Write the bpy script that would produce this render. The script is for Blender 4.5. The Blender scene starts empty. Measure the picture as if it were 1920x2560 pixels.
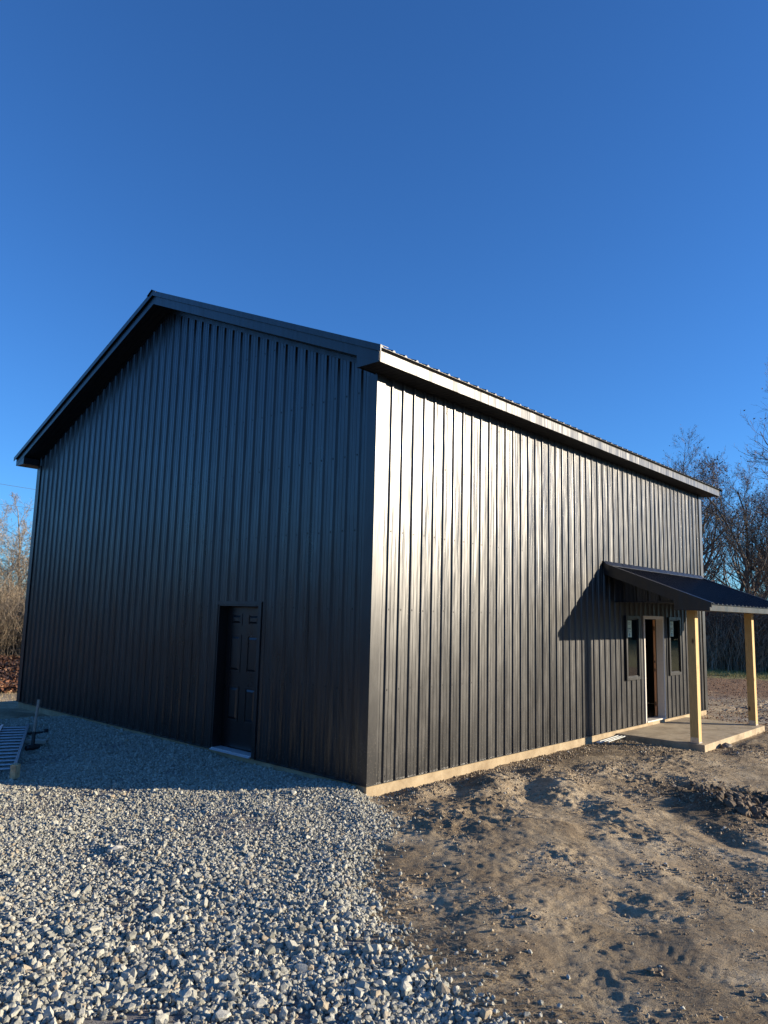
import bpy, bmesh, math, random
import numpy as np
from mathutils import Vector, Matrix
R = math.radians
rng = np.random.default_rng(7); random.seed(7)
sc = bpy.context.scene
COL = sc.collection

# ------------------------------------------------------------------ materials
def mat(name):
    m = bpy.data.materials.new(name); m.use_nodes = True
    nt = m.node_tree; b = nt.nodes['Principled BSDF']
    return m, nt, b
def N(nt, t, **kw):
    n = nt.nodes.new(t)
    for k, v in kw.items():
        if k in n.inputs: n.inputs[k].default_value = v
        else: setattr(n, k, v)
    return n
def ramp(nt, src, stops):
    r = nt.nodes.new('ShaderNodeValToRGB'); e = r.color_ramp.elements
    e[0].position, e[0].color = stops[0][0], (*stops[0][1], 1)
    e[1].position, e[1].color = stops[-1][0], (*stops[-1][1], 1)
    for p, c in stops[1:-1]:
        x = e.new(p); x.color = (*c, 1)
    nt.links.new(src, r.inputs[0]); return r
def coords(nt, scale=(1, 1, 1)):
    g = nt.nodes.new('ShaderNodeNewGeometry'); mp = N(nt, 'ShaderNodeMapping'); mp.inputs['Scale'].default_value = scale
    nt.links.new(g.outputs['Position'], mp.inputs[0]); return mp.outputs[0]
def noise(nt, vec, scale, detail=4, rough=.55):
    n = N(nt, 'ShaderNodeTexNoise', Scale=scale, Detail=detail, Roughness=rough); nt.links.new(vec, n.inputs['Vector']); return n
def bump(nt, b, h, strength, dist, prev=None):
    k = N(nt, 'ShaderNodeBump', Strength=strength, Distance=dist); nt.links.new(h, k.inputs['Height'])
    if prev: nt.links.new(prev.outputs[0], k.inputs['Normal'])
    nt.links.new(k.outputs[0], b.inputs['Normal']); return k
def mixc(nt, f, a, c):
    m = nt.nodes.new('ShaderNodeMix'); m.data_type = 'RGBA'
    if isinstance(f, (int, float)): m.inputs[0].default_value = f
    else: nt.links.new(f, m.inputs[0])
    for s, v in ((m.inputs[6], a), (m.inputs[7], c)):
        if isinstance(v, tuple): s.default_value = (*v, 1)
        else: nt.links.new(v, s)
    return m.outputs[2]

def metal_paint(name, base=(.0032, .0036, .005), rough=.33, ior=1.68, dusty=.0, wave=.0, smooth=False):
    m, nt, b = mat(name)
    b.inputs['IOR'].default_value = ior
    v = coords(nt); n1 = noise(nt, v, 7, 5, .65); r1 = ramp(nt, n1.outputs[0], [(.0, base), (1, tuple(c*1.5 for c in base))])
    col = r1.outputs[0]
    vr = coords(nt, (1, 1, .35)); n2 = noise(nt, vr, 3.2, 7, .72)
    if dusty:
        d = ramp(nt, n2.outputs[0], [(.50, (0, 0, 0)), (.74, (1, 1, 1))])
        g = nt.nodes.new('ShaderNodeNewGeometry'); sx = nt.nodes.new('ShaderNodeSeparateXYZ'); nt.links.new(g.outputs['Position'], sx.inputs[0])
        mr = N(nt, 'ShaderNodeMapRange'); mr.inputs[1].default_value = 0; mr.inputs[2].default_value = 2.6; mr.inputs[3].default_value = 1; mr.inputs[4].default_value = .1
        nt.links.new(sx.outputs[2], mr.inputs[0])
        mu = nt.nodes.new('ShaderNodeMath'); mu.operation = 'MULTIPLY'; nt.links.new(d.outputs[0], mu.inputs[0]); nt.links.new(mr.outputs[0], mu.inputs[1])
        mu2 = nt.nodes.new('ShaderNodeMath'); mu2.operation = 'MULTIPLY'; nt.links.new(mu.outputs[0], mu2.inputs[0]); mu2.inputs[1].default_value = dusty
        col = mixc(nt, mu2.outputs[0], col, (.20, .18, .15))
        # mud splashed up from the ground: flecks fading out above knee height
        sp = noise(nt, coords(nt), 55, 3, .7); fl = ramp(nt, sp.outputs[0], [(.60, (0, 0, 0)), (.70, (1, 1, 1))])
        m3 = N(nt, 'ShaderNodeMapRange'); m3.inputs[1].default_value = 0; m3.inputs[2].default_value = .9; m3.inputs[3].default_value = .55; m3.inputs[4].default_value = 0
        nt.links.new(sx.outputs[2], m3.inputs[0]); m4 = nt.nodes.new('ShaderNodeMath'); m4.operation = 'MULTIPLY'; nt.links.new(fl.outputs[0], m4.inputs[0]); nt.links.new(m3.outputs[0], m4.inputs[1])
        col = mixc(nt, m4.outputs[0], col, (.30, .26, .20))
    nt.links.new(col, b.inputs['Base Color'])
    rr = N(nt, 'ShaderNodeMapRange'); rr.inputs[1].default_value = .3; rr.inputs[2].default_value = .7; rr.inputs[3].default_value = rough-.04; rr.inputs[4].default_value = rough+.05
    nt.links.new(n2.outputs[0], rr.inputs[0])
    # each three-foot sheet has its own slight difference in gloss
    ad = nt.nodes.new('ShaderNodeSeparateXYZ'); nt.links.new(coords(nt, (1/.9144,)*3), ad.inputs[0]); sm = nt.nodes.new('ShaderNodeMath'); sm.operation = 'ADD'; nt.links.new(ad.outputs[0], sm.inputs[0]); nt.links.new(ad.outputs[1], sm.inputs[1])
    fo = nt.nodes.new('ShaderNodeMath'); fo.operation = 'FLOOR'; nt.links.new(sm.outputs[0], fo.inputs[0]); wn = nt.nodes.new('ShaderNodeTexWhiteNoise'); wn.noise_dimensions = '1D'; nt.links.new(fo.outputs[0], wn.inputs['W'])
    ma = nt.nodes.new('ShaderNodeMath'); ma.operation = 'MULTIPLY_ADD'; nt.links.new(wn.outputs['Value'], ma.inputs[0]); ma.inputs[1].default_value = .045 if wave > .02 else 0; nt.links.new(rr.outputs[0], ma.inputs[2]); nt.links.new(ma.outputs[0], b.inputs['Roughness'])
    p = None
    if wave:
        wv = noise(nt, coords(nt, (1, 1, .16)), 3.4, 2, .5); p = bump(nt, b, wv.outputs[0], .9, wave, p)
        w2 = noise(nt, coords(nt, (1, 1, .10)), 17, 2, .5); p = bump(nt, b, w2.outputs[0], .8, wave*.22, p)
    return m
M = {}
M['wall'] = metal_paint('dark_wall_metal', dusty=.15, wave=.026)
M['gable'] = metal_paint('gable_metal_shade_copy', (.0026, .0030, .0045), .285, 1.66, dusty=.02, wave=.032)  # same sheets as the long wall: cleaner, with shade put into a darker colour
M['trim'] = metal_paint('dark_trim_metal', (.005, .0055, .007), .35, 1.56, .08, .018)
M['roof'] = metal_paint('dark_roof_metal', (.004, .005, .009), .34, 1.45, 0, .002)
M['soffit'] = metal_paint('dark_soffit_metal', (.007, .0075, .009), .5, 1.45)
M['doorpaint'] = metal_paint('black_door_paint', (.005, .005, .006), .30, 1.6)

def concrete(name, c0, c1, stain=(.20, .155, .10)):
    m, nt, b = mat(name); v = coords(nt)
    n = noise(nt, v, 5, 8, .7); n2 = noise(nt, v, 2.2, 6, .72); n3 = noise(nt, v, 60, 4, .7)
    r = ramp(nt, n.outputs[0], [(.3, c0), (.7, c1)]); s = ramp(nt, n2.outputs[0], [(.45, (0, 0, 0)), (.65, (.6, .6, .6))])
    nt.links.new(mixc(nt, s.outputs[0], r.outputs[0], stain), b.inputs['Base Color']); b.inputs['Roughness'].default_value = .9
    p = bump(nt, b, n3.outputs[0], .5, .006); bump(nt, b, n.outputs[0], .4, .01, p); return m
M['found'] = concrete('foundation_concrete', (.34, .26, .155), (.47, .375, .24), (.19, .13, .07))
M['slab'] = concrete('slab_concrete', (.36, .285, .18), (.54, .44, .29), (.17, .12, .07))
M['floor'] = concrete('interior_floor', (.2, .19, .17), (.3, .28, .25))

def wood(name, c0, c1, axis_scale=(6, 6, .5)):
    m, nt, b = mat(name); v = coords(nt, axis_scale)
    n = noise(nt, v, 6, 5, .6); k = N(nt, 'ShaderNodeTexVoronoi', Scale=1.0); nt.links.new(coords(nt, (5, 5, 2.2)), k.inputs['Vector'])
    r = ramp(nt, n.outputs[0], [(.3, c0), (.7, c1)]); kr = ramp(nt, k.outputs['Distance'], [(.10, (1, 1, 1)), (.17, (0, 0, 0))])
    nt.links.new(mixc(nt, kr.outputs[0], r.outputs[0], (c0[0]*.25, c0[1]*.2, c0[2]*.2)), b.inputs['Base Color']); b.inputs['Roughness'].default_value = .75
    bump(nt, b, n.outputs[0], .3, .004); return m
M['post'] = wood('treated_pine', (.44, .28, .10), (.68, .47, .20), (22, 22, .9))
M['stud'] = wood('framing_lumber', (.35, .2, .1), (.5, .3, .16))
M['doorwood'] = wood('door_edge_wood', (.5, .22, .09), (.6, .3, .13))
M['greywood'] = wood('weathered_wood', (.28, .24, .19), (.4, .35, .28), (1, 1, 6))

def plain(name, c, rough=.5, metallic=0., var=.15, sc_=20):
    m, nt, b = mat(name); n = noise(nt, coords(nt), sc_, 5, .65)
    r = ramp(nt, n.outputs[0], [(.3, tuple(x*(1-var) for x in c)), (.7, tuple(min(1, x*(1+var)) for x in c))])
    nt.links.new(r.outputs[0], b.inputs['Base Color']); b.inputs['Roughness'].default_value = rough; b.inputs['Metallic'].default_value = metallic
    return m
M['white'] = plain('white_jamb_paint', (.62, .58, .52), .5, 0, .06)
M['alu'] = plain('aluminium', (.42, .43, .44), .38, .9)
M['sill'] = plain('mill_finish_sill', (.55, .55, .56), .45, .3)
M['steel'] = plain('galvanised_steel', (.5, .5, .5), .4, .9)
M['fiber'] = plain('hammer_handle', (.30, .25, .20), .55)
M['blackrubber'] = plain('black_rubber', (.02, .02, .02), .6)
M['sticker'] = plain('sticker_paper', (.50, .66, .56), .5, 0, .05)
M['ink'] = plain('sticker_ink', (.04, .09, .12), .6, 0, .05)
M['inkblue'] = plain('sticker_blue', (.08, .28, .45), .6, 0, .05)
M['pvc'] = plain('pale_strip', (.62, .64, .6), .5, 0, .1)
M['block'] = plain('end_grain', (.50, .36, .20), .8, 0, .35)
M['screw'] = plain('screw_paint', (.008, .008, .009), .5)
M['rock'] = plain('field_rock', (.16, .14, .12), .9, 0, .3)
M['palestone'] = plain('pale_limestone', (.50, .48, .41), .85, 0, .2)
M['clay'] = plain('clay_clod', (.14, .105, .07), .95, 0, .4, 12)
M['cable'] = plain('cable_black', (.05, .05, .05), .7)

m, nt, b = mat('window_glass'); nt.nodes.remove(b)
tr = nt.nodes.new('ShaderNodeBsdfTransparent'); tr.inputs[0].default_value = (.55, .58, .56, 1)
gl = N(nt, 'ShaderNodeBsdfGlossy', Roughness=.02); fr = N(nt, 'ShaderNodeFresnel', IOR=2.4); mx = nt.nodes.new('ShaderNodeMixShader')
nt.links.new(fr.outputs[0], mx.inputs[0]); nt.links.new(tr.outputs[0], mx.inputs[1]); nt.links.new(gl.outputs[0], mx.inputs[2]); nt.links.new(mx.outputs[0], nt.nodes['Material Output'].inputs[0])
M['glass'] = m

def stone_mat():
    m, nt, b = mat('crushed_limestone'); g = nt.nodes.new('ShaderNodeNewGeometry')
    r = ramp(nt, g.outputs['Random Per Island'], [(0, (.26, .255, .205)), (.35, (.37, .36, .295)), (.7, (.46, .445, .365)), (.92, (.55, .53, .435)), (.94, (.38, .31, .21)), (1, (.44, .37, .26))])
    n = noise(nt, g.outputs['Position'], 90, 4, .7); r2 = ramp(nt, n.outputs[0], [(.3, (.62, .62, .62)), (.7, (1.12, 1.12, 1.12))])
    mm = nt.nodes.new('ShaderNodeMix'); mm.data_type = 'RGBA'; mm.blend_type = 'MULTIPLY'; mm.inputs[0].default_value = 1
    nt.links.new(r.outputs[0], mm.inputs[6]); nt.links.new(r2.outputs[0], mm.inputs[7]); nt.links.new(mm.outputs[2], b.inputs['Base Color'])
    b.inputs['Roughness'].default_value = .85; bump(nt, b, n.outputs[0], .5, .006); return m
M['stone'] = stone_mat()
def isl(name, stops, rough=.9, trans=False):
    m, nt, b = mat(name); g = nt.nodes.new('ShaderNodeNewGeometry')
    r = ramp(nt, g.outputs['Random Per Island'], stops); nt.links.new(r.outputs[0], b.inputs['Base Color']); b.inputs['Roughness'].default_value = rough; return m
M['clods'] = isl('soil_crumbs', [(0, (.15, .11, .07)), (.5, (.29, .22, .14)), (.93, (.42, .34, .22)), (.95, (.42, .40, .34)), (1, (.5, .48, .40))])
M['straw'] = isl('straw', [(0, (.12, .075, .04)), (.5, (.26, .19, .11)), (1, (.42, .33, .2))])
M['leaf'] = isl('dry_leaves', [(0, (.10, .035, .015)), (.5, (.19, .085, .045)), (1, (.32, .19, .11))])
M['leafdark'] = isl('dead_leaves_on_tree', [(0, (.045, .022, .015)), (1, (.13, .06, .035))])
M['leafred'] = isl('russet_leaves', [(0, (.11, .025, .015)), (1, (.24, .07, .035))])
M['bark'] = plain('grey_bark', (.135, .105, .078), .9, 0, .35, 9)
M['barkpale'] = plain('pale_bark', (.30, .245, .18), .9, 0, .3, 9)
M['twig'] = isl('twigs', [(0, (.08, .058, .040)), (.6, (.18, .132, .090)), (1, (.30, .225, .155))])
M['twigdark'] = isl('added_woods_twigs', [(0, (.03, .023, .017)), (1, (.085, .065, .048))])  # twig colour darkened for the added woods, so the walls reflect less
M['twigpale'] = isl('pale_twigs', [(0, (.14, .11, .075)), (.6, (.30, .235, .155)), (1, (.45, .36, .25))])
M['grass'] = isl('dry_grass', [(0, (.17, .18, .05)), (.5, (.33, .31, .10)), (1, (.5, .42, .22))])
M['grasstan'] = isl('tan_grass', [(0, (.25, .19, .10)), (.5, (.40, .31, .17)), (1, (.52, .42, .25))])

def ground_mat():
    m, nt, b = mat('ground_soil'); v = coords(nt)
    a = nt.nodes.new('ShaderNodeVertexColor'); a.layer_name = 'zone'
    sp = nt.nodes.new('ShaderNodeSeparateColor'); nt.links.new(a.outputs[0], sp.inputs[0])
    n1 = noise(nt, v, 1.3, 9, .68); n2 = noise(nt, v, 14, 9, .75); n3 = noise(nt, coords(nt, (1, 2.2, 1)), 42, 6, .75)
    dry = ramp(nt, n1.outputs[0], [(.30, (.27, .20, .125)), (.5, (.43, .34, .22)), (.68, (.56, .47, .325))])
    fine = ramp(nt, n2.outputs[0], [(.28, (.62, .59, .56)), (.55, (1.1, 1.1, 1.1))])
    mm = nt.nodes.new('ShaderNodeMix'); mm.data_type = 'RGBA'; mm.blend_type = 'MULTIPLY'; mm.inputs[0].default_value = 1
    nt.links.new(dry.outputs[0], mm.inputs[6]); nt.links.new(fine.outputs[0], mm.inputs[7]); c = mm.outputs[2]
    wetf = ramp(nt, n2.outputs[0], [(.3, (.5, .5, .5)), (.6, (1, 1, 1))])
    def zone(ch, colr, c):
        k = nt.nodes.new('ShaderNodeMath'); k.operation = 'MULTIPLY'; nt.links.new(sp.outputs[ch], k.inputs[0]); nt.links.new(wetf.outputs[0], k.inputs[1])
        return mixc(nt, k.outputs[0], c, colr)
    c = zone(0, (.088, .062, .038), c)                 # moist soil, plus unseen ground darkened to dim wall reflections
    lf = ramp(nt, n3.outputs[0], [(.35, (.13, .075, .045)), (.55, (.27, .17, .10)), (.7, (.44, .31, .19))]); c = mixc(nt, sp.outputs[1], c, lf.outputs[0])
    gr = ramp(nt, n3.outputs[0], [(.35, (.12, .12, .12)), (.6, (.38, .37, .35))]); c = mixc(nt, sp.outputs[2], c, gr.outputs[0])
    gg = ramp(nt, n3.outputs[0], [(.35, (.13, .14, .05)), (.65, (.33, .30, .12))]); c = mixc(nt, a.outputs['Alpha'], gg.outputs[0], c)
    n4 = noise(nt, v, 120, 5, .8); sp4 = ramp(nt, n4.outputs[0], [(.30, (.45, .42, .38)), (.48, (1, 1, 1)), (.72, (1.45, 1.42, 1.35))])
    m5 = nt.nodes.new('ShaderNodeMix'); m5.data_type = 'RGBA'; m5.blend_type = 'MULTIPLY'; m5.inputs[0].default_value = 1; nt.links.new(c, m5.inputs[6]); nt.links.new(sp4.outputs[0], m5.inputs[7]); c = m5.outputs[2]
    nt.links.new(c, b.inputs['Base Color']); b.inputs['Roughness'].default_value = .95; b.inputs['Specular IOR Level'].default_value = .2
    p = bump(nt, b, n2.outputs[0], 1, .035); bump(nt, b, n3.outputs[0], .9, .012, p); return m
M['ground'] = ground_mat()

# ------------------------------------------------------------------ builders
class MB:
    def __init__(s): s.v = []; s.f = []; s.alt = []
    def face(s, pts):
        i = len(s.v); s.v += [tuple(p) for p in pts]; s.f.append(tuple(range(i, i+len(pts))))
    def box(s, x0, x1, y0, y1, z0, z1):
        i = len(s.v); s.v += [(x, y, z) for z in (z0, z1) for y in (y0, y1) for x in (x0, x1)]
        s.f += [tuple(i+k for k in q) for q in ((0, 2, 3, 1), (4, 5, 7, 6), (0, 1, 5, 4), (2, 6, 7, 3), (0, 4, 6, 2), (1, 3, 7, 5))]
    def prism(s, poly, d):         # poly: list of 3D pts, extruded by vector d
        n = len(poly); i = len(s.v); s.v += [tuple(p) for p in poly]+[tuple(Vector(p)+Vector(d)) for p in poly]
        s.f.append(tuple(i+k for k in reversed(range(n)))); s.f.append(tuple(i+n+k for k in range(n)))
        for k in range(n): s.f.append((i+k, i+(k+1) % n, i+n+(k+1) % n, i+n+k))
    def tube(s, pts, rad, sides=6, cap=True):
        P = [Vector(p) for p in pts]; n = len(P); base = len(s.v)
        if not hasattr(rad, '__len__'): rad = [rad]*n
        for k in range(n):
            t = (P[min(k+1, n-1)]-P[max(k-1, 0)]).normalized()
            a = t.cross(Vector((0, 0, 1)) if abs(t.z) < .9 else Vector((1, 0, 0))).normalized(); c = t.cross(a)
            for j in range(sides):
                w = 2*math.pi*j/sides; s.v.append(tuple(P[k]+(a*math.cos(w)+c*math.sin(w))*rad[k]))
        for k in range(n-1):
            for j in range(sides):
                j2 = (j+1) % sides; s.f.append((base+k*sides+j, base+k*sides+j2, base+(k+1)*sides+j2, base+(k+1)*sides+j))
        if cap:
            s.f.append(tuple(base+j for j in reversed(range(sides)))); s.f.append(tuple(base+(n-1)*sides+j for j in range(sides)))
    def build(s, name, m, parent=None, bevel=0, smooth=False, fix=True):
        me = bpy.data.meshes.new(name); me.from_pydata(s.v, [], s.f); me.materials.append(m)
        if s.alt:
            me.materials.append(M['screw'])
            for k in s.alt: me.polygons[k].material_index = 1
        if bevel or fix:
            bm = bmesh.new(); bm.from_mesh(me)
            if bevel:
                bmesh.ops.remove_doubles(bm, verts=bm.verts, dist=1e-5)
                bmesh.ops.bevel(bm, geom=list(bm.edges), offset=bevel, segments=2, affect='EDGES', profile=.6)
            if fix: bmesh.ops.recalc_face_normals(bm, faces=bm.faces)
            bm.to_mesh(me); bm.free()
        if smooth: me.polygons.foreach_set('use_smooth', [True]*len(me.polygons))
        o = bpy.data.objects.new(name, me); COL.objects.link(o); o.parent = parent; return o
def npmesh(name, V, F, m, parent=None, smooth=False):
    me = bpy.data.meshes.new(name); nf, k = F.shape
    me.vertices.add(len(V)); me.vertices.foreach_set('co', np.ascontiguousarray(V, dtype=np.float32).ravel())
    me.loops.add(nf*k); me.loops.foreach_set('vertex_index', F.astype(np.int32).ravel())
    me.polygons.add(nf); me.polygons.foreach_set('loop_start', np.arange(0, nf*k, k, dtype=np.int32))
    me.polygons.foreach_set('use_smooth', np.full(nf, smooth)); me.update(calc_edges=True); me.materials.append(m)
    o = bpy.data.objects.new(name, me); COL.objects.link(o); o.parent = parent; return o
def tag(o, label=None, cat=None, group=None, kind=None):
    for k, v in (('label', label), ('category', cat), ('group', group), ('kind', kind)):
        if v: o[k] = v
    return o
def empty(name, loc=(0, 0, 0), rz=0):
    o = bpy.data.objects.new(name, None); COL.objects.link(o); o.location = loc; o.rotation_euler = (0, 0, rz); o.empty_display_size = .3; return o

# ------------------------------------------------------------------ the building (origin = near bottom corner of the siding)
W, L, HS = 10.43, 11.80, 5.17; MID = W/2; S = .2286; PITCH = .415
bld = empty('metal_building')
tag(bld, 'black ribbed metal gable building with a small timber-post porch on its long side', 'building')

def profile(u0, u1, first, wob=0):
    pts = [(u0, 0)]
    c = first
    while c-.03 < u0: c += S
    cc = first - S
    out = []
    k = 0
    c = first - 2*S
    while c < u1+S:
        for du, d in ((-.030, 0), (-.0095, .023), (.0095, .023), (.030, 0), (.068, 0), (.072, .0035), (.084, .0035), (.088, 0), (.140, 0), (.144, .0035), (.156, .0035), (.160, 0)):
            out.append((c+du, d))
        c += S; k += 1
    out = [p for p in out if u0+.002 < p[0] < u1-.002]
    return [(u0, 0)]+out+[(u1, 0)]
def panel(mb, u0, u1, first, zlo, ztop, P, holes=(), rows=(), screws=True, lap=True):
    """P(u, d, z) -> xyz. ztop(u) height. holes: (u0,u1,z0,z1)"""
    pr = profile(u0, u1, first)
    cuts = sorted({h[0] for h in holes} | {h[1] for h in holes})
    full = []
    for (a, da), (c, dc) in zip(pr[:-1], pr[1:]):
        full.append((a, da))
        for q in cuts:
            if a+1e-5 < q < c-1e-5: full.append((q, da+(dc-da)*(q-a)/(c-a)))
    full.append(pr[-1])
    for (a, da), (c, dc) in zip(full[:-1], full[1:]):
        mid = (a+c)/2; spans = [[zlo, None]]
        for h in holes:
            if h[0] < mid < h[1]:
                lo = spans[-1][0]; spans[-1] = [lo, h[2]]; spans.append([h[3], None])
        for lo, hi in spans:
            if hi is not None and hi-lo < .01: continue
            ha, hc = (ztop(a), ztop(c)) if hi is None else (hi, hi)
            mb.face([P(a, da, lo), P(c, dc, lo), P(c, dc, hc), P(a, da, ha)])
    if screws:
        s0 = len(mb.f)
        c = first+.045
        while c < u1:
            if c > u0:
                for z in rows:
                    if z < ztop(c)-.05 and not any(h[0]-.05 < c < h[1]+.05 and h[2]-.05 < z < h[3]+.05 for h in holes):
                        r = .0105; zz = z+random.uniform(-.006, .006); n = 6
                        ring = [P(c+r*math.cos(w), .007, zz+r*math.sin(w)) for w in [2*math.pi*j/n for j in range(n)]]
                        rb = [P(c+r*1.25*math.cos(w), .0, zz+r*1.25*math.sin(w)) for w in [2*math.pi*j/n for j in range(n)]]
                        mb.face(ring)
                        for j in range(n): mb.face([rb[j], rb[(j+1) % n], ring[(j+1) % n], ring[j]])
            c += S
        mb.alt = list(range(s0, len(mb.f)))
rows = (.06, 1.11, 2.12, 3.14, 4.14, 4.98, 6.0, 6.9)
topg = lambda y: 7.50-PITCH*abs(y-MID)
# openings
GD = (2.18, 3.20, -.02, 2.16)            # gable door
FD = (8.21, 9.26, -.02, 2.15)            # entry door
W1 = (7.33, 7.93, .91, 2.13); W2 = (9.52, 10.16, .91, 2.13)
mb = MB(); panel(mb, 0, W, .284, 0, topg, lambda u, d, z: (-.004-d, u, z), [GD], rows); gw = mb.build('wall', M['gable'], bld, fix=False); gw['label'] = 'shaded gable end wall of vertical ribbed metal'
mb = MB(); panel(mb, 0, L, .283, 0, lambda u: HS, lambda u, d, z: (u, -.004-d, z), [W1, FD, W2], rows); lw = mb.build('wall', M['wall'], bld, fix=False); lw['label'] = 'sunlit long wall of vertical ribbed metal'
mb = MB(); panel(mb, 0, L, .283, 0, lambda u: HS, lambda u, d, z: (u, W+.004+d, z), [], (), False); mb.build('wall', M['wall'], bld, fix=False)
mb = MB(); panel(mb, 0, W, .284, 0, topg, lambda u, d, z: (L+.004+d, u, z), [], (), False); mb.build('wall', M['wall'], bld, fix=False)
# inner lining (keeps the inside dark and solid)
mb = MB()
for a, c, z0, z1 in ((.02, FD[0], 0, HS), (FD[0], FD[1], FD[3], HS), (FD[1], L-.02, 0, HS)):
    if a == .02:
        mb.box(a, W1[0], .02, .05, z0, z1); mb.box(W1[0], W1[1], .02, .05, 0, W1[2]); mb.box(W1[0], W1[1], .02, .05, W1[3], HS); mb.box(W1[1], c, .02, .05, z0, z1)
    elif c == L-.02:
        mb.box(a, W2[0], .02, .05, z0, z1); mb.box(W2[0], W2[1], .02, .05, 0, W2[2]); mb.box(W2[0], W2[1], .02, .05, W2[3], HS); mb.box(W2[1], c, .02, .05, z0, z1)
    else: mb.box(a, c, .02, .05, z0, z1)
mb.build('wall_sheathing', M['stud'], bld)
# foundation + floor
mb = MB(); mb.box(0, L, 0, W, -.55, -.012); mb.build('foundation', M['found'], bld, bevel=.006)
mb = MB(); mb.box(.06, L-.06, .06, W-.06, -.011, .006); mb.build('floor', M['floor'], bld)
# base trim
for args in ((-.034, -.001, GD[1]+.02, W+.03), (-.034, -.001, -.03, GD[0]-.02)):
    mb = MB(); mb.box(args[0], args[1], args[2], args[3], -.011, -.001); mb.build('base_trim', M['trim'], bld)
for a, c in ((-.001, FD[0]-.03), (FD[1]+.02, L+.03)):
    mb = MB(); mb.box(a, c, -.034, -.001, -.0105, -.0015); mb.build('base_trim', M['trim'], bld)
# corner trims
def corner(cx, cy, sx, sy, z0, z1):
    mb = MB(); t = .029; w = .135
    # L-shaped section, sx/sy point outward
    sec = [(cx+sx*t, cy+sy*t), (cx+sx*t, cy-sy*w), (cx+sx*.001, cy-sy*w), (cx+sx*.001, cy+sy*.001), (cx-sx*w, cy+sy*.001), (cx-sx*w, cy+sy*t)]
    mb.prism([(x, y, z0) for x, y in sec], (0, 0, z1-z0)); return mb.build('corner_trim', M['trim'], bld)
corner(0, 0, -1, -1, -.012, HS); corner(0, W, -1, 1, -.012, HS); corner(L, 0, 1, -1, -.012, HS); corner(L, W, 1, 1, -.012, HS)

# ---- roof
OG, OE = .385, .37
ztop = lambda y: 7.672-PITCH*abs(y-MID)
def slope_sheet(name, x0, x1, ya, yb, zf, first, m, parent):
    mb = MB(); pr = profile(x0, x1, first)
    for (a, da), (c, dc) in zip(pr[:-1], pr[1:]):
        mb.face([(a, ya, zf(ya)+da), (c, ya, zf(ya)+dc), (c, yb, zf(yb)+dc), (a, yb, zf(yb)+da)])
        mb.face([(a, ya, zf(ya)-.004), (c, ya, zf(ya)-.004), (c, ya, zf(ya)+dc), (a, ya, zf(ya)+da)])
    return mb.build(name, m, parent, fix=False)
roof = slope_sheet('roof', -.41, L+.41, -OE-.05, MID, lambda y: ztop(y), -.15, M['roof'], bld); roof['label'] = 'roof slope of black ribbed panels facing the sun'
slope_sheet('roof', -.41, L+.41, W+OE+.05, MID, lambda y: ztop(y), -.15, M['roof'], bld)
# deck under sheets (solid)
mb = MB()
sec = [(-OE, ztop(-OE)-.008), (MID, ztop(MID)-.008), (W+OE, ztop(W+OE)-.008), (W+OE-.03, ztop(W+OE)-.05), (MID, ztop(MID)-.06), (-OE+.03, ztop(-OE)-.05)]
mb.prism([(-.355, y, z) for y, z in sec], (L+.71, 0, 0)); mb.build('roof_deck', M['soffit'], bld)
mb = MB(); e = .15; zr = ztop(MID)
for s in (-1, 1):
    mb.prism([(-.43, MID, zr+.050), (-.43, MID+s*e, zr-PITCH*e+.028), (-.43, MID+s*e, zr-PITCH*e+.022), (-.43, MID, zr+.044)], (L+.86, 0, 0))
rc = mb.build('ridge_cap', M['trim'], roof)
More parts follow.
